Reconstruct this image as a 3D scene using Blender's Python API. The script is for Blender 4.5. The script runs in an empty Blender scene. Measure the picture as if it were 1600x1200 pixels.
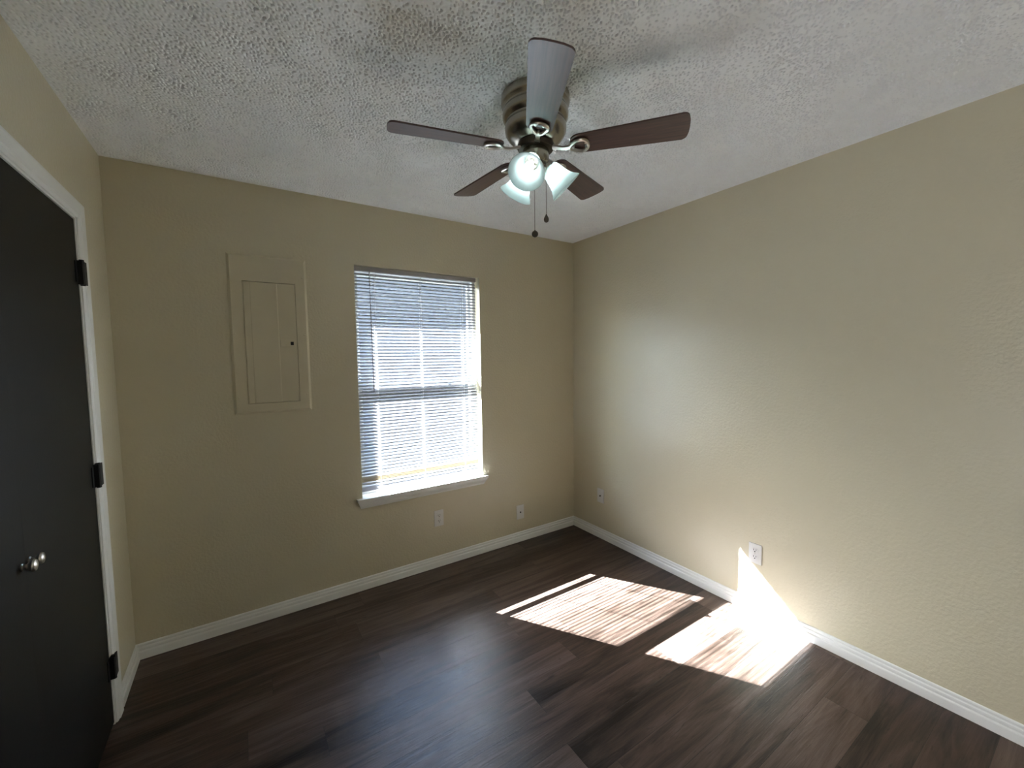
import bpy, bmesh, math, random
import numpy as np
from mathutils import Vector, Matrix

sc = bpy.context.scene
COL = sc.collection
PI = math.pi
rnd = random.Random(7)

# ------------------------------------------------------------------ camera
W, D, H = 2.904, 3.36, 2.44          # room: x -W..0, y -D..0 (back wall y=0), z 0..H
CAM = Vector((-2.399, -2.687, 1.4845))
YAW, PITCH, ROLL, FPX = 0.58076, -0.06520, -0.01361, 643.7
cy, sy, cp, sp = math.cos(YAW), math.sin(YAW), math.cos(PITCH), math.sin(PITCH)
fwd = Vector((sy * cp, cy * cp, sp)); rgt = Vector((cy, -sy, 0)); upv = rgt.cross(fwd)
cr, sr = math.cos(ROLL), math.sin(ROLL)
rgt, upv = cr * rgt + sr * upv, -sr * rgt + cr * upv
cam_d = bpy.data.cameras.new('camera'); cam = bpy.data.objects.new('camera', cam_d); COL.objects.link(cam)
m = Matrix((rgt, upv, -fwd)).transposed().to_4x4(); m.translation = CAM
cam.matrix_world = m
cam_d.sensor_fit = 'HORIZONTAL'; cam_d.sensor_width = 36.0; cam_d.lens = FPX / 1600 * 36.0
cam_d.clip_start = 0.02; cam_d.clip_end = 200
sc.camera = cam

# ------------------------------------------------------------------ light and exposure
SUN_DIR = Vector((0.628, -1.0, -0.904)).normalized()
SUN_E, SKY_E, BULB_E, FILL_E = 8.1, 0.122, 1.0, 1.6
sc.view_settings.view_transform = 'Standard'; sc.view_settings.look = 'None'
sc.view_settings.gamma = 1.0; sc.view_settings.use_curve_mapping = False
sc.view_settings.exposure = 4.98

world = bpy.data.worlds.new('sky'); sc.world = world; world.use_nodes = True
wn = world.node_tree.nodes; wl = world.node_tree.links
sky = wn.new('ShaderNodeTexSky'); sky.sky_type = 'NISHITA'; sky.sun_disc = False
sky.sun_elevation = math.asin(-SUN_DIR.z)
sky.sun_rotation = math.atan2(-SUN_DIR.x, -SUN_DIR.y)
wl.new(sky.outputs[0], wn['Background'].inputs[0]); wn['Background'].inputs[1].default_value = SKY_E

sun_d = bpy.data.lights.new('sun', 'SUN'); sun_d.energy = SUN_E; sun_d.angle = math.radians(0.32)
sun_d.color = (0.89, 0.985, 1.10)
sun = bpy.data.objects.new('sun', sun_d); COL.objects.link(sun)
sun.rotation_euler = SUN_DIR.to_track_quat('-Z', 'Y').to_euler(); sun.location = (-4, 6, 6)

por_d = bpy.data.lights.new('window_portal', 'AREA'); por_d.shape = 'RECTANGLE'
por_d.size = 0.88; por_d.size_y = 1.47; por_d.cycles.is_portal = True
por = bpy.data.objects.new('window_portal', por_d); COL.objects.link(por)
por.location = (-1.35, 0.16, 1.335); por.rotation_euler = (-PI / 2, 0, 0)

# added fill light brightening right wall and ceiling through an added doorway behind camera
fill_d = bpy.data.lights.new('added_fill_light', 'AREA'); fill_d.shape = 'RECTANGLE'
fill_d.size = 1.3; fill_d.size_y = 1.2; fill_d.energy = FILL_E; fill_d.color = (0.90, 0.95, 1.06)
fill = bpy.data.objects.new('added_fill_light', fill_d); COL.objects.link(fill)
fill.location = (-W - 1.50, -2.88, 1.0); fill.rotation_euler = (PI / 2 + 0.55, 0, -PI / 2)

try:
    sc.cycles.use_denoising = True
    sc.cycles.max_bounces = 14; sc.cycles.diffuse_bounces = 8; sc.cycles.glossy_bounces = 4
    sc.cycles.transmission_bounces = 6; sc.cycles.transparent_max_bounces = 16
    sc.cycles.sample_clamp_indirect = 8.0
except Exception:
    pass

# ------------------------------------------------------------------ materials
def srgb(r, g, b):
    f = lambda c: (c / 255 / 12.92) if c / 255 <= 0.04045 else ((c / 255 + 0.055) / 1.055) ** 2.4
    return (f(r), f(g), f(b), 1)

def new_mat(name):
    mt = bpy.data.materials.new(name); mt.use_nodes = True
    return mt, mt.node_tree.nodes, mt.node_tree.links, mt.node_tree.nodes['Principled BSDF']

def math_node(n, l, op, a, b=None, c=None):
    q = n.new('ShaderNodeMath'); q.operation = op
    for i, v in enumerate((a, b, c)):
        if v is None: continue
        if isinstance(v, (int, float)): q.inputs[i].default_value = v
        else: l.new(v, q.inputs[i])
    return q.outputs[0]

def plain(name, col, rough=0.5, metal=0.0, noise=0.06, nscale=9.0, bump=0.0, bscale=200.0, bdist=0.001, spec=0.5, coat=0.0):
    """procedural paint / plastic / metal: base colour with faint mottling, optional fine bump"""
    mt, n, l, b = new_mat(name)
    tc = n.new('ShaderNodeTexCoord')
    nz = n.new('ShaderNodeTexNoise'); nz.inputs['Scale'].default_value = nscale; nz.inputs['Detail'].default_value = 4
    l.new(tc.outputs['Object'], nz.inputs['Vector'])
    mx = n.new('ShaderNodeMix'); mx.data_type = 'RGBA'
    mx.inputs[6].default_value = tuple(c * (1 - noise) for c in col[:3]) + (1,)
    mx.inputs[7].default_value = tuple(min(1, c * (1 + noise)) for c in col[:3]) + (1,)
    l.new(nz.outputs['Fac'], mx.inputs[0]); l.new(mx.outputs[2], b.inputs['Base Color'])
    b.inputs['Roughness'].default_value = rough; b.inputs['Metallic'].default_value = metal
    b.inputs['Specular IOR Level'].default_value = spec; b.inputs['Coat Weight'].default_value = coat
    if bump:
        n2 = n.new('ShaderNodeTexNoise'); n2.inputs['Scale'].default_value = bscale; n2.inputs['Detail'].default_value = 3
        l.new(tc.outputs['Object'], n2.inputs['Vector'])
        bp = n.new('ShaderNodeBump'); bp.inputs['Strength'].default_value = bump; bp.inputs['Distance'].default_value = bdist
        l.new(n2.outputs['Fac'], bp.inputs['Height']); l.new(bp.outputs['Normal'], b.inputs['Normal'])
    return mt

WALL_COL = (0.62, 0.56, 0.41)
M_wall = plain('beige_wall_paint', WALL_COL, 0.33, noise=0.03, nscale=3, bump=0.55, bscale=75, bdist=0.004, spec=0.62)
M_panel = plain('beige_panel_paint', WALL_COL, 0.40, noise=0.03, spec=0.5)
M_ceil = plain('white_splatter_ceiling', (0.90, 0.91, 0.915), 0.85, noise=0.03, nscale=20, spec=0.2)
M_trim = plain('white_trim_paint', (0.84, 0.84, 0.82), 0.30, noise=0.02)
M_frame = plain('white_window_frame', (0.72, 0.73, 0.74), 0.35, noise=0.02)
M_door = plain('dark_brown_door_paint', (0.008, 0.007, 0.0055), 0.5, noise=0.1, nscale=5, bump=0.15, bscale=90, spec=0.22)
M_hinge = plain('black_hinge_metal', (0.006, 0.006, 0.006), 0.5, noise=0.1, spec=0.3)
M_nickel = plain('satin_nickel', (0.62, 0.58, 0.53), 0.28, metal=1.0, noise=0.05)
M_pewter = plain('brushed_pewter', (0.36, 0.32, 0.26), 0.27, metal=1.0, noise=0.08, nscale=30)
M_pewter_dark = plain('dark_pewter', (0.10, 0.085, 0.07), 0.35, metal=1.0, noise=0.08, nscale=30)
M_plate = plain('white_plastic', (0.72, 0.71, 0.69), 0.30, noise=0.01)
M_black = plain('black_slot', (0.008, 0.008, 0.008), 0.6, noise=0.05)
M_wand = plain('grey_clear_wand', (0.26, 0.24, 0.24), 0.25, noise=0.05)
M_cord = plain('white_cord', (0.8, 0.8, 0.8), 0.7, noise=0.05)
M_brick = plain('exterior_brick', (0.30, 0.20, 0.15), 0.85, noise=0.25, nscale=25)
M_ground = plain('dry_ground', (0.045, 0.05, 0.03), 0.9, noise=0.25, nscale=6)
M_siding = plain('grey_siding', (0.055, 0.055, 0.058), 0.8, noise=0.08, nscale=4)
M_rail = plain('grey_painted_headrail', (0.36, 0.34, 0.34), 0.4, noise=0.03)
M_soffit = plain('white_soffit', (0.6, 0.6, 0.58), 0.7, noise=0.05)

def slat_mat(name, col, tr=0.05):
    mt, n, l, b = new_mat(name)
    nz = n.new('ShaderNodeTexNoise'); nz.inputs['Scale'].default_value = 14
    mx = n.new('ShaderNodeMix'); mx.data_type = 'RGBA'
    mx.inputs[6].default_value = tuple(c * 0.96 for c in col) + (1,); mx.inputs[7].default_value = tuple(col) + (1,)
    l.new(nz.outputs['Fac'], mx.inputs[0]); l.new(mx.outputs[2], b.inputs['Base Color'])
    b.inputs['Roughness'].default_value = 0.38
    t = n.new('ShaderNodeBsdfTranslucent'); l.new(mx.outputs[2], t.inputs['Color'])
    ms = n.new('ShaderNodeMixShader'); ms.inputs[0].default_value = tr
    l.new(b.outputs[0], ms.inputs[1]); l.new(t.outputs[0], ms.inputs[2])
    l.new(ms.outputs[0], n['Material Output'].inputs['Surface'])
    return mt
M_slat = slat_mat('white_vinyl_slat', (0.36, 0.36, 0.38))
M_slat_y = slat_mat('yellowed_vinyl_slat', (0.36, 0.30, 0.21))

def glass_mat():
    mt, n, l, b = new_mat('window_glass'); n.remove(b)
    tr = n.new('ShaderNodeBsdfTransparent'); tr.inputs[0].default_value = (0.93, 0.95, 0.95, 1)
    gl = n.new('ShaderNodeBsdfGlossy'); gl.inputs['Roughness'].default_value = 0.02
    lw = n.new('ShaderNodeLayerWeight'); lw.inputs['Blend'].default_value = 0.5     # Schlick reflectance, same from both sides
    fr = math_node(n, l, 'MULTIPLY_ADD', math_node(n, l, 'POWER', lw.outputs['Facing'], 5.0), 0.96, 0.04)
    ms = n.new('ShaderNodeMixShader')
    l.new(fr, ms.inputs[0]); l.new(tr.outputs[0], ms.inputs[1]); l.new(gl.outputs[0], ms.inputs[2])
    l.new(ms.outputs[0], n['Material Output'].inputs['Surface'])
    return mt
M_glass = glass_mat()

def shade_mat():
    mt, n, l, b = new_mat('frosted_white_glass')
    nz = n.new('ShaderNodeTexNoise'); nz.inputs['Scale'].default_value = 12; nz.inputs['Detail'].default_value = 3
    mx = n.new('ShaderNodeMix'); mx.data_type = 'RGBA'
    mx.inputs[6].default_value = (0.60, 0.68, 0.675, 1); mx.inputs[7].default_value = (0.68, 0.74, 0.73, 1)
    l.new(nz.outputs['Fac'], mx.inputs[0]); l.new(mx.outputs[2], b.inputs['Base Color'])
    b.inputs['Roughness'].default_value = 0.5; b.inputs['Specular IOR Level'].default_value = 0.15
    t = n.new('ShaderNodeBsdfTranslucent'); l.new(mx.outputs[2], t.inputs['Color'])
    ms = n.new('ShaderNodeMixShader'); ms.inputs[0].default_value = 0.78
    l.new(b.outputs[0], ms.inputs[1]); l.new(t.outputs[0], ms.inputs[2])
    l.new(ms.outputs[0], n['Material Output'].inputs['Surface'])
    return mt
M_shade = shade_mat()

def bulb_mat():
    mt, n, l, b = new_mat('lit_bulb')
    b.inputs['Base Color'].default_value = (0.9, 0.9, 0.9, 1)
    b.inputs['Emission Color'].default_value = (0.86, 0.98, 1.0, 1)
    b.inputs['Emission Strength'].default_value = BULB_E
    return mt
M_bulb = bulb_mat()

def wood_blade():
    mt, n, l, b = new_mat('walnut_blade')
    tc = n.new('ShaderNodeTexCoord'); mp = n.new('ShaderNodeMapping'); mp.inputs['Scale'].default_value = (4, 60, 60)
    l.new(tc.outputs['Object'], mp.inputs['Vector'])
    nz = n.new('ShaderNodeTexNoise'); nz.inputs['Scale'].default_value = 1.6; nz.inputs['Detail'].default_value = 6
    nz.inputs['Distortion'].default_value = 0.6
    l.new(mp.outputs[0], nz.inputs['Vector'])
    rp = n.new('ShaderNodeValToRGB')
    rp.color_ramp.elements[0].position = 0.3; rp.color_ramp.elements[0].color = (0.034, 0.0125, 0.009, 1)
    rp.color_ramp.elements[1].position = 0.75; rp.color_ramp.elements[1].color = (0.095, 0.036, 0.026, 1)
    l.new(nz.outputs['Fac'], rp.inputs[0]); l.new(rp.outputs[0], b.inputs['Base Color'])
    b.inputs['Roughness'].default_value = 0.36; b.inputs['Specular IOR Level'].default_value = 0.85
    return mt
M_blade = wood_blade()

def floor_mat():
    mt, n, l, b = new_mat('dark_vinyl_planks')
    tc = n.new('ShaderNodeTexCoord'); sx = n.new('ShaderNodeSeparateXYZ'); l.new(tc.outputs['Object'], sx.inputs[0])
    X, Y = sx.outputs[0], sx.outputs[1]
    PW, PL = 0.152, 1.22
    yr = math_node(n, l, 'DIVIDE', math_node(n, l, 'ADD', Y, 10 * PW + 0.028), PW)
    row = math_node(n, l, 'FLOOR', yr); fy = math_node(n, l, 'FRACT', yr)
    w1 = n.new('ShaderNodeTexWhiteNoise'); w1.noise_dimensions = '1D'; l.new(row, w1.inputs['W'])
    xr = math_node(n, l, 'ADD', math_node(n, l, 'DIVIDE', X, PL), math_node(n, l, 'ADD', w1.outputs['Value'], 10))
    col = math_node(n, l, 'FLOOR', xr); fx = math_node(n, l, 'FRACT', xr)
    cb = n.new('ShaderNodeCombineXYZ'); l.new(row, cb.inputs[0]); l.new(col, cb.inputs[1])
    w2 = n.new('ShaderNodeTexWhiteNoise'); w2.noise_dimensions = '2D'; l.new(cb.outputs[0], w2.inputs['Vector'])
    # grain coordinates: stretched along x, shifted per plank
    g = n.new('ShaderNodeCombineXYZ')
    l.new(math_node(n, l, 'ADD', X, math_node(n, l, 'MULTIPLY', w2.outputs['Value'], 37)), g.inputs[0])
    l.new(Y, g.inputs[1]); l.new(math_node(n, l, 'MULTIPLY', w2.outputs['Value'], 11), g.inputs[2])
    def grain(sx_, sy_, det, dist):
        mp = n.new('ShaderNodeMapping'); mp.inputs['Scale'].default_value = (sx_, sy_, 1); l.new(g.outputs[0], mp.inputs['Vector'])
        q = n.new('ShaderNodeTexNoise'); q.inputs['Scale'].default_value = 1; q.inputs['Detail'].default_value = det
        q.inputs['Roughness'].default_value = 0.62; q.inputs['Distortion'].default_value = dist
        l.new(mp.outputs[0], q.inputs['Vector']); return q.outputs['Fac']
    g1 = grain(1.6, 15, 5, 0.8); g2 = grain(6, 130, 4, 0.4); g3 = grain(9, 45, 2, 1.2)
    f = math_node(n, l, 'ADD', math_node(n, l, 'MULTIPLY', g1, 0.70), math_node(n, l, 'MULTIPLY', g2, 0.16))
    f = math_node(n, l, 'ADD', f, math_node(n, l, 'MULTIPLY', w2.outputs['Value'], 0.16))
    f = math_node(n, l, 'MULTIPLY_ADD', f, 1.75, -0.375)
    rp = n.new('ShaderNodeValToRGB'); e = rp.color_ramp.elements
    e[0].position = 0.22; e[0].color = (0.014, 0.0085, 0.0055, 1)
    e[1].position = 0.82; e[1].color = (0.138, 0.096, 0.077, 1)
    q = e.new(0.5); q.color = (0.064, 0.040, 0.0295, 1)
    l.new(f, rp.inputs[0])
    # dark knots
    kn = n.new('ShaderNodeMapRange'); kn.inputs[1].default_value = 0.64; kn.inputs[2].default_value = 0.76
    kn.inputs[3].default_value = 1; kn.inputs[4].default_value = 0.45; l.new(g3, kn.inputs[0])
    # seams
    def edge(fr, wdt):
        a = math_node(n, l, 'MINIMUM', fr, math_node(n, l, 'SUBTRACT', 1, fr))
        return math_node(n, l, 'GREATER_THAN', a, wdt)
    seam = math_node(n, l, 'MULTIPLY', edge(fy, 0.007), edge(fx, 0.0009))
    sm = math_node(n, l, 'MULTIPLY_ADD', seam, 0.5, 0.5)
    k = math_node(n, l, 'MULTIPLY', kn.outputs[0], sm)
    mx = n.new('ShaderNodeMix'); mx.data_type = 'RGBA'; mx.blend_type = 'MULTIPLY'; mx.inputs[0].default_value = 1
    l.new(rp.outputs[0], mx.inputs[6])
    kc = n.new('ShaderNodeCombineColor')
    for i in range(3): l.new(k, kc.inputs[i])
    l.new(kc.outputs[0], mx.inputs[7]); l.new(mx.outputs[2], b.inputs['Base Color'])
    rr = n.new('ShaderNodeMapRange'); rr.inputs[3].default_value = 0.30; rr.inputs[4].default_value = 0.46
    l.new(g1, rr.inputs[0]); l.new(rr.outputs[0], b.inputs['Roughness'])
    b.inputs['Specular IOR Level'].default_value = 0.30
    bp = n.new('ShaderNodeBump'); bp.inputs['Strength'].default_value = 0.65; bp.inputs['Distance'].default_value = 0.0018
    l.new(math_node(n, l, 'ADD', math_node(n, l, 'ADD', g2, g1), seam), bp.inputs['Height']); l.new(bp.outputs['Normal'], b.inputs['Normal'])
    return mt
M_floor = floor_mat()

# ------------------------------------------------------------------ object helpers (vertices are given in world space)
ORG = {}
def worg(o): return ORG.get(o.name, Vector((0, 0, 0))) if o else Vector((0, 0, 0))

def tag(o, label=None, cat=None, group=None, kind=None):
    if label: o['label'] = label
    if cat: o['category'] = cat
    if group: o['group'] = group
    if kind: o['kind'] = kind
    return o

def empty(name, loc, label=None, cat=None, group=None, kind=None):
    o = bpy.data.objects.new(name, None); COL.objects.link(o); o.location = loc; o.empty_display_size = 0.05
    ORG[o.name] = Vector(loc)
    return tag(o, label, cat, group, kind)

def obj(name, bm, mat, parent=None, smooth=False, origin=None, kind=None, label=None):
    if parent is not None: org = worg(parent)
    else: org = Vector(origin) if origin is not None else Vector((0, 0, 0))
    bmesh.ops.translate(bm, vec=-org, verts=bm.verts)
    bmesh.ops.recalc_face_normals(bm, faces=bm.faces)
    me = bpy.data.meshes.new(name); bm.to_mesh(me); bm.free()
    me.materials.append(mat)
    if smooth:
        me.polygons.foreach_set('use_smooth', [True] * len(me.polygons))
        me.set_sharp_from_angle(angle=math.radians(40))
    o = bpy.data.objects.new(name, me); COL.objects.link(o)
    if parent is not None: o.parent = parent
    else: o.location = org
    ORG[o.name] = org
    if kind: o['kind'] = kind
    if label: o['label'] = label
    return o

def NB(): return bmesh.new()

def box(bm, x0, x1, y0, y1, z0, z1, bev=0.0):
    r = bmesh.ops.create_cube(bm, size=1.0)
    for v in r['verts']:
        v.co = Vector(((x0 + x1) / 2 + v.co.x * (x1 - x0), (y0 + y1) / 2 + v.co.y * (y1 - y0), (z0 + z1) / 2 + v.co.z * (z1 - z0)))
    if bev:
        es = list({e for v in r['verts'] for e in v.link_edges})
        bmesh.ops.bevel(bm, geom=es, offset=bev, segments=2, affect='EDGES', profile=0.6)
    return bm

def xform(bm, mat, verts): bmesh.ops.transform(bm, matrix=mat, verts=verts)

def lathe(bm, prof, mat=Matrix(), seg=48):
    """prof: (radius, height) list, spun round local z"""
    rings = []
    for r, z in prof:
        if r < 1e-6: rings.append([bm.verts.new(mat @ Vector((0, 0, z)))])
        else: rings.append([bm.verts.new(mat @ Vector((r * math.cos(2 * PI * i / seg), r * math.sin(2 * PI * i / seg), z))) for i in range(seg)])
    for a, b in zip(rings, rings[1:]):
        for i in range(seg):
            j = (i + 1) % seg
            if len(a) == 1 and len(b) == 1: continue
            if len(a) == 1: bm.faces.new((a[0], b[i], b[j]))
            elif len(b) == 1: bm.faces.new((a[i], b[0], a[j]))
            else: bm.faces.new((a[i], b[i], b[j], a[j]))
    return bm

def tube(bm, pts, rad, seg=10, closed=False):
    pts = [Vector(p) for p in pts]; n = len(pts); rings = []
    rads = rad if isinstance(rad, (list, tuple)) else [rad] * n
    prev = None
    for i, p in enumerate(pts):
        a = pts[(i - 1) % n] if (closed or i > 0) else p; b = pts[(i + 1) % n] if (closed or i < n - 1) else p
        t = (b - a).normalized()
        if prev is None:
            u = t.orthogonal().normalized()
        else:
            u = (prev - t * prev.dot(t)).normalized()
        prev = u; w = t.cross(u)
        rings.append([bm.verts.new(p + rads[i] * (u * math.cos(2 * PI * k / seg) + w * math.sin(2 * PI * k / seg))) for k in range(seg)])
    m_ = n if closed else n - 1
    for i in range(m_):
        a, b = rings[i], rings[(i + 1) % n]
        for k in range(seg):
            j = (k + 1) % seg; bm.faces.new((a[k], b[k], b[j], a[j]))
    if not closed:
        bm.faces.new(rings[0]); bm.faces.new(list(reversed(rings[-1])))
    return bm

def poly_prism(bm, pts, z0, z1, mat=Matrix()):
    """closed 2D outline extruded in local z"""
    lo = [bm.verts.new(mat @ Vector((x, y, z0))) for x, y in pts]; hi = [bm.verts.new(mat @ Vector((x, y, z1))) for x, y in pts]
    bm.faces.new(lo); bm.faces.new(hi); n = len(pts)
    for i in range(n): bm.faces.new((lo[i], lo[(i + 1) % n], hi[(i + 1) % n], hi[i]))
    return bm

def sweep(bm, prof, rows):
    """rows: list of functions mapping (t, h) of the profile to a world point; joins them"""
    rr = [[bm.verts.new(f(t, h)) for t, h in prof] for f in rows]
    n = len(prof)
    for a, b in zip(rr, rr[1:]):
        for i in range(n): bm.faces.new((a[i], a[(i + 1) % n], b[(i + 1) % n], b[i]))
    bm.faces.new(rr[0]); bm.faces.new(rr[-1])
    return bm

# ------------------------------------------------------------------ room shell
WX0, WX1, WZ0, WZ1 = -1.790, -0.911, 0.578, 2.068      # window opening
TH = 0.20
obj('floor', box(NB(), -W - 0.25, 0.25, -D - 0.2, TH, -0.12, 0), M_floor, kind='structure')

b = NB()
box(b, -W - 0.25, WX0, 0, TH, 0, H + 0.15); box(b, WX1, 0.25, 0, TH, 0, H + 0.15)
box(b, WX0, WX1, 0, TH, 0, WZ0); box(b, WX0, WX1, 0, TH, WZ1, H + 0.15)
obj('wall_back', b, M_wall, kind='structure')
obj('wall_right', box(NB(), 0, 0.2, -D - 0.2, 0, 0, H + 0.15), M_wall, kind='structure')
obj('wall_front', box(NB(), -W - 0.25, 0.0, -D - 0.2, -D, 0, H + 0.15), M_wall, kind='structure')
DY0, DY1, DZ = -1.728, -0.438, 2.036                    # closet door opening in the left wall
b = NB()
EY0, EY1 = -3.30, -2.48                                 # doorway added behind the camera to let the fill light in
box(b, -W - 0.25, -W, DY1, 0, 0, H + 0.15); box(b, -W - 0.25, -W, EY1, DY0, 0, H + 0.15)
box(b, -W - 0.25, -W, -D, EY0, 0, H + 0.15); box(b, -W - 0.25, -W, EY0, EY1, 2.04, H + 0.15)
box(b, -W - 0.25, -W, DY0, DY1, DZ, H + 0.15); box(b, -W - 0.25, -W - 0.10, DY0, DY1, 0, DZ)
obj('wall_left', b, M_wall, kind='structure')

b = NB()                                                 # unseen room shell added round the fill light beyond the doorway
hx = -W - 1.6
box(b, hx - 0.1, hx, -4.1, -1.9, 0, H); box(b, hx, -W - 0.25, -4.2, -4.1, 0, H); box(b, hx, -W - 0.25, -1.9, -1.8, 0, H)
box(b, hx - 0.1, -W - 0.25, -4.2, -1.8, H, H + 0.1); box(b, hx - 0.1, -W - 0.25, -4.2, -1.8, -0.12, 0)
box(b, -W - 0.25, -W - 0.15, -4.2, -D - 0.2, 0, H)
obj('wall_added_room', b, M_wall, kind='structure')

def ceiling():
    """splatter-textured ceiling: pits are real geometry"""
    st = 0.0021
    nx, ny = int(W / st) + 1, int(D / st) + 1
    rng = np.random.default_rng(5)
    def band(lam, bw, n0, n1):
        a = rng.standard_normal((n0, n1)); fx = np.fft.fftfreq(n0, st)[:, None]; fy = np.fft.rfftfreq(n1, st)[None, :]
        k = np.sqrt(fx * fx + fy * fy); k0 = 1 / lam
        g = np.fft.irfft2(np.fft.rfft2(a) * np.exp(-((k - k0) / (bw * k0)) ** 2), s=(n0, n1)); return g / g.std()
    f = band(0.0132, 0.42, nx, ny) + 0.30 * band(0.028, 0.5, nx, ny) + 0.25 * band(0.25, 0.6, nx, ny)
    f /= f.std()
    thr = np.quantile(f, 0.135)
    pit = np.clip((thr + 0.12 - f) / 0.22, 0, 1); pit = pit * pit * (3 - 2 * pit)
    xs = np.linspace(-W, 0, nx); ys = np.linspace(-D, 0, ny)
    fx_ = np.minimum(xs + W, -xs)[:, None]; fy_ = np.minimum(ys + D, -ys)[None, :]
    fade = np.clip(np.minimum(fx_, fy_) / 0.03, 0, 1)
    z = H + (0.0180 * pit + 0.0008 * np.clip(-f * 0.5, -1, 1)) * fade
    co = np.empty((nx, ny, 3), np.float32); co[..., 0] = xs[:, None]; co[..., 1] = ys[None, :]; co[..., 2] = z
    idx = np.arange(nx * ny, dtype=np.int32).reshape(nx, ny)
    q = np.stack([idx[:-1, :-1], idx[:-1, 1:], idx[1:, 1:], idx[1:, :-1]], -1).reshape(-1, 4)   # faces look down
    me = bpy.data.meshes.new('ceiling')
    me.vertices.add(nx * ny); me.vertices.foreach_set('co', co.ravel())
    me.loops.add(q.size); me.loops.foreach_set('vertex_index', q.ravel())
    me.polygons.add(len(q)); me.polygons.foreach_set('loop_start', np.arange(0, q.size, 4, dtype=np.int32))
    me.polygons.foreach_set('loop_total', np.full(len(q), 4, np.int32))
    me.update(calc_edges=True); me.materials.append(M_ceil)
    me.polygons.foreach_set('use_smooth', [True] * len(q))
    o = bpy.data.objects.new('ceiling', me); COL.objects.link(o); o['kind'] = 'structure'
ceiling()
obj('ceiling_slab', box(NB(), -W - 0.25, 0.25, -D - 0.2, TH, H + 0.03, H + 0.15), M_soffit, kind='structure')

# baseboards: stepped colonial profile, (thickness, height)
BB = [(0, 0), (0.0150, 0), (0.0150, 0.036), (0.0128, 0.0395), (0.0085, 0.0405), (0.0078, 0.0440), (0.0105, 0.0505), (0.0100, 0.0570), (0.0058, 0.0600), (0.0052, 0.0640), (0.0072, 0.0695), (0.0060, 0.0745), (0.0030, 0.0765), (0, 0.077)]
obj('baseboard_back', sweep(NB(), BB, [lambda t, h: Vector((-W + t, -t, h)), lambda t, h: Vector((-t, -t, h))]), M_trim, kind='structure')
obj('baseboard_right', sweep(NB(), BB, [lambda t, h: Vector((-t, -t, h)), lambda t, h: Vector((-t, -D + t, h))]), M_trim, kind='structure')
CY = DY1 + 0.090                                         # outer edge of the door casing
obj('baseboard_left', sweep(NB(), BB, [lambda t, h: Vector((-W + t, -t, h)), lambda t, h: Vector((-W + t, CY, h))]), M_trim, kind='structure')

# ------------------------------------------------------------------ closet door
b = NB()
CS = [(0.004, 0), (0.004, 0.009), (0.012, 0.012), (0.020, 0.012), (0.026, 0.016), (0.070, 0.017), (0.082, 0.014), (0.090, 0.009), (0.090, 0)]   # (outward, thickness)
ZT = DZ
rows = [lambda o_, t: Vector((-W + t, DY1 + o_, 0)), lambda o_, t: Vector((-W + t, DY1 + o_, ZT + o_ * 0.8)),
        lambda o_, t: Vector((-W + t, DY0 - o_, ZT + o_ * 0.8)), lambda o_, t: Vector((-W + t, DY0 - o_, 0))]
sweep(b, CS, rows)
obj('trim_1', b, M_trim, kind='structure')
b = NB()                                                 # jamb lining inside the opening
box(b, -W - 0.10, -W + 0.004, DY1 - 0.004, DY1 + 0.006, 0, ZT); box(b, -W - 0.10, -W + 0.004, DY0 - 0.006, DY0 + 0.004, 0, ZT)
box(b, -W - 0.10, -W + 0.004, DY0, DY1, ZT - 0.004, ZT + 0.006)
obj('trim_2', b, M_trim, kind='structure')

def knob(parent, y, z, x):
    mt = Matrix.Translation((x, y, z)) @ Matrix.Rotation(PI / 2, 4, 'Y')
    prof = [(0, 0), (0.010, 0), (0.010, 0.002), (0.0065, 0.004), (0.0065, 0.009), (0.010, 0.012), (0.0150, 0.017), (0.0165, 0.022), (0.0140, 0.0265), (0.007, 0.0290), (0, 0.0295)]
    obj('knob', lathe(NB(), prof, mt, 32), M_nickel, parent, smooth=True, label='round satin nickel knob')

XF = -W + 0.001                                          # door face
YM = -1.083
def leaf(name, y0, y1, ky, hinge_y, side):
    r = obj(name, box(NB(), XF - 0.035, XF, y0, y1, 0.012, DZ - 0.008), M_door, origin=(-W, (y0 + y1) / 2, 0.012), kind='structure')
    knob(r, ky, 0.953, XF)
    for hz in (1.829, 1.040, 0.245):
        hb = NB()
        box(hb, XF + 0.001, XF + 0.0175, hinge_y - side * 0.004 - 0.011, hinge_y - side * 0.004 + 0.011, hz - 0.045, hz + 0.045, 0.002)
        lo, hi = sorted((hinge_y - side * 0.010, hinge_y + side * 0.034))
        box(hb, -W + 0.0125, -W + 0.0195, lo, hi, hz - 0.044, hz + 0.044, 0.001)
        lo, hi = sorted((hinge_y, hinge_y - side * 0.035))
        box(hb, XF, XF + 0.003, lo, hi, hz - 0.040, hz + 0.040, 0.0005)
        tube(hb, [(XF + 0.012, hinge_y, hz - 0.049), (XF + 0.012, hinge_y, hz + 0.049)], 0.0075, 12)
        obj('hinge', hb, M_hinge, r)
    return r
leaf('door_1', YM + 0.0001, DY1 - 0.007, -1.060, DY1 - 0.005, 1)
leaf('door_2', DY0 + 0.007, YM - 0.0001, -1.108, DY0 + 0.005, -1)

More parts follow.
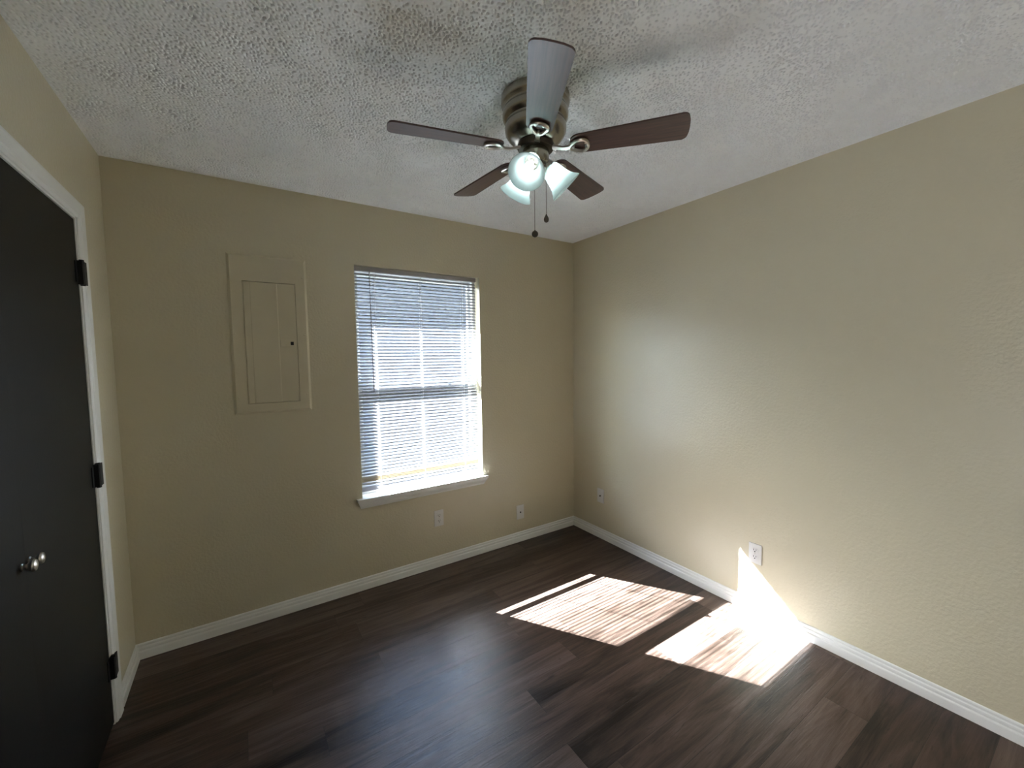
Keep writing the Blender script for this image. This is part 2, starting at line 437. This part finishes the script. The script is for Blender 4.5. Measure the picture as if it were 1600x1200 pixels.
# ------------------------------------------------------------------ window
win = empty('window_1', ((WX0 + WX1) / 2, 0.10, WZ0), kind='structure')
b = NB()
FW = 0.022
box(b, WX0, WX0 + FW, 0.075, 0.145, WZ0, WZ1); box(b, WX1 - FW, WX1, 0.075, 0.145, WZ0, WZ1)
box(b, WX0 + FW, WX1 - FW, 0.075, 0.145, WZ0, 0.587); box(b, WX0 + FW, WX1 - FW, 0.075, 0.145, WZ1 - FW, WZ1)
obj('window_frame', b, M_frame, win)
def sash(name, z0, z1, y0, y1, rb, rt):
    s = NB(); a0, a1 = WX0 + FW + 0.0005, WX1 - FW - 0.0005; sw = 0.020
    box(s, a0, a0 + sw, y0, y1, z0, z1, 0.002); box(s, a1 - sw, a1, y0, y1, z0, z1, 0.002)
    box(s, a0 + sw, a1 - sw, y0, y1, z0, z0 + rb, 0.002); box(s, a0 + sw, a1 - sw, y0, y1, z1 - rt, z1, 0.002)
    o = obj(name, s, M_frame, win)
    ym = (y0 + y1) / 2
    obj('pane', box(NB(), a0 + 0.012, a1 - 0.012, ym - 0.002, ym + 0.002, z0 + 0.012, z1 - 0.012), M_glass, o)
    return o
sash('lower_sash', 0.5875, 1.338, 0.082, 0.107, 0.040, 0.055)
sash('upper_sash', 1.288, 2.0455, 0.113, 0.138, 0.050, 0.022)
# latch on the meeting rail
b = NB(); box(b, -1.20, -1.15, 0.076, 0.082, 1.318, 1.336, 0.002); box(b, -1.185, -1.165, 0.066, 0.078, 1.324, 1.342, 0.002)
obj('sash_latch', b, M_frame, win)

# stool with horns, and apron below
b = NB()
pts = [(WX0, 0.075), (WX0, 0.0), (-1.827, 0.0), (-1.827, -0.026), (-1.825, -0.030), (-0.877, -0.030), (-0.875, -0.026), (-0.875, 0.0), (WX1, 0.0), (WX1, 0.075)]
poly_prism(b, pts, 0.5785, 0.5965)
obj('window_sill', b, M_trim, win)
b = NB()
AP = [(0, 0), (0.010, 0), (0.013, 0.006), (0.013, 0.012), (0.016, 0.016), (0.022, 0.026), (0.026, 0.036), (0.026, 0.0465), (0, 0.0465)]
sweep(b, AP, [lambda t, h: Vector((-1.803 - h * 0.35, -t, 0.532 + h)), lambda t, h: Vector((-0.907 + h * 0.5, -t, 0.532 + h))])
obj('window_apron', b, M_trim, win)

# mini blind (rests in the opening: a thing of its own)
BX0, BX1, BY = -1.783, -0.932, 0.034
bl = empty('mini_blind', ((BX0 + BX1) / 2, BY, 2.066), 'white mini blind with tilted open slats covering the window', 'blind')
b = NB(); box(b, BX0, BX1, BY - 0.018, BY + 0.015, 2.036, 2.064, 0.002)
obj('headrail', b, M_rail, bl)
PITCHZ, SD = 0.0213, 0.0254
def slat_into(bm, zc, tilt, x0=BX0, x1=BX1):
    n = 6; t = math.radians(tilt); top = []; crown = 0.0021
    rows = []
    for xx in (x0, x1):
        r = []
        for i in range(n + 1):
            s = (i / n - 0.5) * SD; c = crown * (1 - (2 * i / n - 1) ** 2)
            # s<0 room side; room edge is lower for positive tilt
            y = s * math.cos(t) - c * math.sin(t); z = s * math.sin(t) + c * math.cos(t)
            r.append((xx, BY + y, zc + z))
        rows.append([bm.verts.new(v) for v in r])
    for i in range(n): bm.faces.new((rows[0][i], rows[0][i + 1], rows[1][i + 1], rows[1][i]))
TILT = 32.0
b, by_ = NB(), NB()
zc = 0.6555; k = 0; zs = []
while zc < 2.030:
    if k == 2:
        for q in (-0.004, 0.0055, 0.015, 0.0245): slat_into(by_, zc + q, 21)
    elif k == 3: pass
    elif k < 2: slat_into(b, zc, 34)
    else: slat_into(b, zc, TILT + rnd.uniform(-1.2, 1.2))
    zs.append(zc); zc += PITCHZ; k += 1
s1 = obj('slats', b, M_slat, bl, smooth=True)
s2 = obj('yellowed_slats', by_, M_slat_y, bl, smooth=True, label='yellowed slats near the bottom')
b = NB(); box(b, BX0, BX1, -0.0125, 0.0125, -0.003, 0.003, 0.0015)
xform(b, Matrix.Translation((0, BY, 0.636)) @ Matrix.Rotation(math.radians(36), 4, 'X'), b.verts)
obj('bottom_rail', b, M_rail, bl)
for x in (-1.664, -1.358, -1.044):
    c = NB()
    for yy in (BY - 0.0132, BY + 0.0132):
        tube(c, [(x, yy, 0.634), (x, yy, 1.2), (x, yy, 2.04)], 0.0009, 6)
    tube(c, [(x + 0.004, BY - 0.0145, 0.634), (x + 0.004, BY - 0.0145, 2.04)], 0.0011, 6)
    obj('ladder_cord', c, M_cord, bl)
c = NB(); tube(c, [(-1.697, BY - 0.026, 2.045), (-1.697, BY - 0.030, 2.03), (-1.695, BY - 0.030, 1.65), (-1.692, BY - 0.030, 1.275)], [0.002, 0.0028, 0.0028, 0.0034], 8)
obj('tilt_wand', c, M_wand, bl)

# ------------------------------------------------------------------ outside the window
b = NB()
box(b, -6, WX0, TH, TH + 0.006, -0.3, 2.6); box(b, WX1, 4, TH, TH + 0.006, -0.3, 2.6)
box(b, WX0, WX1, TH, TH + 0.006, -0.3, WZ0 - 0.02); box(b, WX0, WX1, TH, TH + 0.006, WZ1, 2.6)
obj('wall_exterior', b, M_brick, kind='structure')
obj('roof_eave', box(NB(), -6, 4, TH + 0.006, 0.873, 2.44, 2.62), M_soffit, kind='structure')
obj('ground', box(NB(), -14, 12, TH + 0.006, 24, -0.4, -0.2), M_ground, kind='structure')
b = NB()
box(b, -12, 9, 5.6, 5.8, -0.2, 3.3)
for i in range(18): box(b, -12, 9, 5.585, 5.6, -0.1 + i * 0.19, 0.075 + i * 0.19)
obj('wall_neighbor', b, M_siding, kind='structure')

# ------------------------------------------------------------------ breaker panel on the back wall
pn = empty('breaker_panel', (-2.25, 0, 1.19), 'beige painted metal breaker panel cover on the wall left of the window', 'electrical panel')
b = NB(); PX0, PX1, PZ0, PZ1 = -2.440, -2.059, 1.190, 2.060
QX0, QX1, QZ0, QZ1 = -2.372, -2.123, 1.249, 1.913
def ringframe(bm, o, i, yo, yi):
    vo = [bm.verts.new((x, yo, z)) for x, z in ((o[0], o[2]), (o[1], o[2]), (o[1], o[3]), (o[0], o[3]))]
    vi = [bm.verts.new((x, yi, z)) for x, z in ((i[0], i[2]), (i[1], i[2]), (i[1], i[3]), (i[0], i[3]))]
    for k in range(4): bm.faces.new((vo[k], vo[(k + 1) % 4], vi[(k + 1) % 4], vi[k]))
O = (PX0, PX1, PZ0, PZ1)
I1 = (PX0 + 0.012, PX1 - 0.012, PZ0 + 0.012, PZ1 - 0.012)
Q = (QX0 - 0.003, QX1 + 0.003, QZ0 - 0.003, QZ1 + 0.003)
ringframe(b, O, O, 0.0, -0.003); ringframe(b, O, I1, -0.003, -0.012); ringframe(b, I1, Q, -0.012, -0.012); ringframe(b, Q, Q, -0.012, -0.001)
b.faces.new([b.verts.new((x, -0.001, z)) for x, z in ((Q[0], Q[2]), (Q[1], Q[2]), (Q[1], Q[3]), (Q[0], Q[3]))])
obj('cover_frame', b, M_panel, pn)
dr = NB()
poly_prism(dr, [(QX0 + 0.001, -0.0015), (QX0 + 0.001, -0.0120), (QX0 + 0.030, -0.0120), (QX0 + 0.034, -0.0130), (-2.215, -0.0130), (-2.209, -0.0116), (QX1, -0.0116), (QX1, -0.0015)], QZ0, QZ1)
pd = obj('panel_door', dr, M_panel, pn)
lt = NB(); box(lt, -2.206, -2.130, -0.0165, -0.0110, 1.560, 1.600, 0.0008)
la = obj('latch', lt, M_panel, pn)
obj('latch_slot', box(NB(), -2.156, -2.140, -0.0170, -0.0160, 1.570, 1.589), M_black, la)
for x, z in ((-2.082, 1.955), (-2.082, 1.285), (-2.418, 1.285), (-2.082, 1.63), (-2.418, 1.63)):
    mt = Matrix.Translation((x, -0.0115, z)) @ Matrix.Rotation(PI / 2, 4, 'X')
    obj('screw', lathe(NB(), [(0.0045, 0), (0.0045, 0.0012), (0.003, 0.0022), (0, 0.0025)], mt, 16), M_panel, pn)

# ------------------------------------------------------------------ outlets and jacks (built facing -y at the origin)
def plate_bm(w=0.070, h=0.114):
    bm = NB(); z0, z1 = -h / 2, h / 2
    box(bm, -w / 2, w / 2, -0.0060, 0, z0, z1, 0.0022); return bm
def duplex(name, label, group=None):
    r = empty(name, (0, 0, 0), label, 'outlet', group)
    obj('cover_plate', plate_bm(), M_plate, r, smooth=True)
    for zc_ in (0.0195, -0.0195):
        pts = []
        for i in range(28):
            a = 2 * PI * i / 28; pts.append((0.0172 * math.cos(a), max(-0.0136, min(0.0136, 0.0172 * math.sin(a)))))
        mt = Matrix.Translation((0, -0.0055, zc_)) @ Matrix.Rotation(PI / 2, 4, 'X')
        rc = obj('receptacle', poly_prism(NB(), pts, 0, 0.0025, mt), M_plate, r)
        s = NB()
        box(s, -0.0078, -0.0052, -0.0086, -0.0078, zc_ - 0.001, zc_ + 0.0085); box(s, 0.0052, 0.0078, -0.0086, -0.0078, zc_ + 0.0005, zc_ + 0.0080)
        lathe(s, [(0, 0.0001), (0.0032, 0.0001), (0.0032, 0.0008), (0, 0.0008)], Matrix.Translation((0, -0.0078, zc_ - 0.0070)) @ Matrix.Rotation(PI / 2, 4, 'X'), 14)
        obj('slots', s, M_black, rc)
    mt = Matrix.Translation((0, -0.0058, 0)) @ Matrix.Rotation(PI / 2, 4, 'X')
    obj('screw', lathe(NB(), [(0.0035, 0), (0.0032, 0.001), (0, 0.0014)], mt, 14), M_nickel, r)
    return r
def copy_tree(o, parent=None):
    c = o.copy(); COL.objects.link(c); c.parent = parent
    for ch in list(o.children): copy_tree(ch, c)
    return c
d1 = duplex('wall_outlet', 'white duplex outlet on the window wall, below the window sill')
d2 = copy_tree(d1)
d1.location = (-1.274, 0, 0.350)
d2.location = (0, -1.536, 0.350); d2.rotation_euler = (0, 0, -PI / 2)
d2['label'] = 'white duplex outlet on the right wall, beside the sunlit triangle'

def jack(name, label, cat, kind_):
    r = empty(name, (0, 0, 0), label, cat)
    obj('cover_plate', plate_bm(), M_plate, r, smooth=True)
    if kind_ == 'phone':
        s = NB(); box(s, -0.009, 0.009, -0.0075, -0.0055, -0.010, 0.008, 0.0008); p_ = obj('jack', s, M_plate, r)
        s = NB(); box(s, -0.0058, 0.0058, -0.0082, -0.0070, -0.005, 0.0045); box(s, -0.003, 0.003, -0.0082, -0.0070, -0.0075, -0.005)
        obj('jack_opening', s, M_black, p_)
    else:
        mt = Matrix.Translation((0, -0.0055, 0)) @ Matrix.Rotation(PI / 2, 4, 'X')
        obj('connector', lathe(NB(), [(0.0065, 0), (0.0065, 0.003), (0.0048, 0.003), (0.0048, 0.010), (0.0030, 0.010), (0.0030, 0.004), (0, 0.004)], mt, 18), M_pewter_dark, r, smooth=True)
    for zz in (0.042, -0.042):
        mt = Matrix.Translation((0, -0.0058, zz)) @ Matrix.Rotation(PI / 2, 4, 'X')
        obj('screw', lathe(NB(), [(0.0033, 0), (0.0030, 0.001), (0, 0.0014)], mt, 14), M_plate, r)
    return r
j1 = jack('phone_jack', 'white phone jack plate low on the window wall near the corner', 'wall plate', 'phone')
j1.location = (-0.575, 0, 0.239)
j2 = jack('coax_plate', 'white cable plate with small metal connector on the right wall near the corner', 'wall plate', 'coax')
j2.location = (0, -0.328, 0.349); j2.rotation_euler = (0, 0, -PI / 2)

# ------------------------------------------------------------------ ceiling fan
FC = Vector((-1.443, -1.413, H))
ZB = 2.253
fan = empty('ceiling_fan', FC, 'five-blade pewter ceiling fan with dark wood blades and three lit glass shades', 'ceiling fan')
T0 = Matrix.Translation((FC.x, FC.y, 0))
hous = [(0.0, H + 0.001), (0.122, H + 0.001), (0.126, H - 0.002), (0.127, H - 0.024), (0.124, H - 0.032), (0.117, H - 0.040), (0.116, H - 0.046),
        (0.1195, H - 0.052), (0.122, H - 0.062), (0.121, H - 0.076), (0.115, H - 0.084), (0.109, H - 0.090), (0.1085, H - 0.096),
        (0.112, H - 0.102), (0.1145, H - 0.112), (0.112, H - 0.128), (0.103, H - 0.143), (0.090, H - 0.156), (0.078, H - 0.163), (0.074, H - 0.166), (0.0, H - 0.166)]
obj('motor_housing', lathe(NB(), hous, T0, 72), M_pewter, fan, smooth=True)
fly = [(0.0, 2.274), (0.066, 2.274), (0.068, 2.270), (0.068, 2.258), (0.064, 2.252), (0.0, 2.252)]
obj('flywheel', lathe(NB(), fly, T0, 48), M_pewter_dark, fan, smooth=True)
swh = [(0.0, 2.253), (0.046, 2.253), (0.049, 2.249), (0.049, 2.205), (0.046, 2.200), (0.040, 2.198), (0.040, 2.192), (0.043, 2.188), (0.043, 2.178), (0.034, 2.166), (0.018, 2.158), (0.008, 2.156), (0.007, 2.148), (0.0, 2.146)]
obj('switch_housing', lathe(NB(), swh, T0, 48), M_pewter, fan, smooth=True)

def blade_outline():
    pts = []
    def arc(cx, cy_, r, a0, a1, n=7):
        for i in range(n + 1):
            a = math.radians(a0 + (a1 - a0) * i / n); pts.append((cx + r * math.cos(a), cy_ + r * math.sin(a)))
    wi, wo = 0.046, 0.0605
    # root with rounded shoulders, tip with rounded corners and a slightly bowed end
    arc(0.128 + 0.036, -wi + 0.034, 0.034, 180, 268)
    arc(0.528 - 0.021, -wo + 0.021, 0.021, 270, 352, 9)
    for q in (-0.5, 0, 0.5): pts.append((0.528 + 0.0042 * (1 - q * q), q * wo * 0.9))
    arc(0.528 - 0.021, wo - 0.021, 0.021, 8, 90, 9)
    arc(0.128 + 0.036, wi - 0.034, 0.034, 92, 180)
    return pts
BO = blade_outline()
def iron_bm(mt):
    bm = NB()
    # arm from the flywheel to the loop, then the drop shaped loop with bosses under the blade
    arm = [(0.062, 0, 0.002), (0.085, 0, -0.004), (0.100, 0, -0.009), (0.116, 0, -0.0105), (0.131, 0, -0.0105)]
    hw = [0.011, 0.0085, 0.0070, 0.0075, 0.0095]
    th = 0.0035
    rows = [[bm.verts.new(mt @ Vector((x, s * w, z + q))) for s, q in ((-1, -th), (1, -th), (1, th), (-1, th))] for (x, _, z), w in zip(arm, hw)]
    for a, c in zip(rows, rows[1:]):
        for i in range(4): bm.faces.new((a[i], a[(i + 1) % 4], c[(i + 1) % 4], c[i]))
    bm.faces.new(rows[0]); bm.faces.new(rows[-1])
    loop = []
    for i in range(28):
        a = 2 * PI * i / 28
        r = 0.026
        x = 0.161 + 0.033 * math.cos(a); y = 0.027 * math.sin(a) * (1 + 0.35 * math.cos(a))
        loop.append(mt @ Vector((x, y, -0.0095)))
    tube(bm, loop, 0.0062, 8, closed=True)
    return bm
PITCH_B = math.radians(12)
for i in range(5):
    az = 4.153 - i * 2 * PI / 5
    mt = Matrix.Translation((FC.x, FC.y, ZB)) @ Matrix.Rotation(az, 4, 'Z') @ Matrix.Rotation(-PITCH_B, 4, 'X')
    bo = NB(); poly_prism(bo, BO, -0.0028, 0.0028, Matrix())
    # blade keeps its own rotated frame so the grain runs along it
    bmesh.ops.recalc_face_normals(bo, faces=bo.faces)
    me = bpy.data.meshes.new('blade'); bo.to_mesh(me); bo.free(); me.materials.append(M_blade)
    o = bpy.data.objects.new('blade', me); COL.objects.link(o); o.parent = fan
    o.matrix_local = Matrix.Translation(-FC) @ mt
    mi = Matrix.Translation((FC.x, FC.y, ZB)) @ Matrix.Rotation(az, 4, 'Z') @ Matrix.Rotation(-PITCH_B, 4, 'X')
    ib = iron_bm(mi)
    for (sx_, sy_) in ((0.186, 0.014), (0.186, -0.014), (0.140, 0)):
        lathe(ib, [(0.0, -0.0165), (0.004, -0.0155), (0.0055, -0.012), (0.0055, -0.003)], mi @ Matrix.Translation((sx_, sy_, 0)), 12)
    obj('blade_iron', ib, M_nickel, fan, smooth=True)

# light kit: three arms with bell shades and bulbs
AZ0 = math.radians(217.0)
NECK_R, NECK_Z = 0.046, 2.196
OPEN_R, OPEN_Z = 0.117, 2.126
ax_t = math.atan2(OPEN_R - NECK_R, NECK_Z - OPEN_Z)       # tilt from straight down
SL = math.hypot(OPEN_R - NECK_R, NECK_Z - OPEN_Z)         # neck plane to opening plane
for i in range(3):
    a = AZ0 + i * 2 * PI / 3
    fr = Matrix.Translation((FC.x + NECK_R * math.cos(a), FC.y + NECK_R * math.sin(a), NECK_Z)) @ Matrix.Rotation(a, 4, 'Z') @ Matrix.Rotation(PI - ax_t, 4, 'Y')
    # local +z now runs from neck to opening
    prof = [(0.0245, 0.004), (0.029, 0.006), (0.0335, 0.014), (0.037, 0.028), (0.0395, 0.042), (0.0425, 0.056), (0.0475, 0.072), (0.0545, 0.085), (0.0620, 0.094), (0.0655, SL)]
    inner = [(r - 0.0028, z + 0.0005) for r, z in reversed(prof[1:])]
    tip = [(0.0662, SL + 0.0016), (0.0648, SL + 0.0026)]
    sh = obj('shade', lathe(NB(), prof + tip + inner + [(0.0245, 0.006)], fr, 56), M_shade, fan, smooth=True)
    bulb = [(0.0, 0.022), (0.009, 0.022), (0.010, 0.030), (0.0145, 0.042), (0.0165, 0.052), (0.0150, 0.064), (0.010, 0.075), (0.005, 0.082), (0.0, 0.085)]
    obj('bulb', lathe(NB(), bulb, fr, 24), M_bulb, fan, smooth=True, label='lit candle-shaped bulb')
    ho = [(0.0, -0.012), (0.018, -0.012), (0.024, -0.006), (0.0255, 0.000), (0.0255, 0.010), (0.022, 0.011), (0.020, 0.004), (0.010, 0.004), (0.010, 0.021), (0.0, 0.021)]
    hb = lathe(NB(), ho, fr, 32)
    c0 = Vector((FC.x + 0.030 * math.cos(a), FC.y + 0.030 * math.sin(a), 2.186)); c1 = fr @ Vector((0, 0, -0.010))
    tube(hb, [c0, (c0 + c1) / 2, c1], 0.009, 10)
    for k in range(3):
        aa = 2 * PI * k / 3 + 0.4
        tube(hb, [fr @ Vector((0.024 * math.cos(aa), 0.024 * math.sin(aa), 0.006)), fr @ Vector((0.034 * math.cos(aa), 0.034 * math.sin(aa), 0.006))], 0.0022, 8)
    obj('lamp_holder', hb, M_nickel, fan, smooth=True)

# pull chains with pendants
def chain(x, y, z0, z1, pend):
    c = NB(); n = int((z0 - z1) / 0.0045)
    tube(c, [(x, y, z0), (x, y, z1)], 0.0006, 6)
    for k in range(n + 1):
        bmesh.ops.create_icosphere(c, subdivisions=1, radius=0.0015, matrix=Matrix.Translation((x, y, z0 - k * 0.0045)))
    ch = obj('pull_chain', c, M_pewter_dark, fan, smooth=True)
    q = NB()
    if pend == 'oval':
        lathe(q, [(0, 0.004), (0.002, 0.003), (0.004, -0.002), (0.0085, -0.010), (0.0095, -0.017), (0.007, -0.024), (0.0, -0.027)], Matrix.Translation((x, y, z1)), 24)
    else:
        mt = Matrix.Translation((x, y, z1 - 0.011)) @ Matrix.Rotation(-YAW, 4, 'Z') @ Matrix.Rotation(PI / 2, 4, 'X')
        lathe(q, [(0, -0.004), (0.010, -0.004), (0.0125, -0.0015), (0.0125, 0.0015), (0.010, 0.004), (0.007, 0.003), (0, 0.003)], mt, 28)
        tube(q, [(x, y, z1 - 0.002), (x, y, z1 + 0.004)], 0.0025, 8)
    obj('pendant', q, M_pewter_dark, ch, smooth=True)
rx, ry = math.cos(-YAW), math.sin(-YAW)
chain(FC.x + 0.0345 * rx - 0.036 * sy, FC.y + 0.0345 * ry - 0.036 * cy, 2.206, 2.004, 'oval')
chain(FC.x - 0.003 * rx + 0.048 * sy, FC.y - 0.003 * ry + 0.048 * cy, 2.206, 1.972, 'disc')
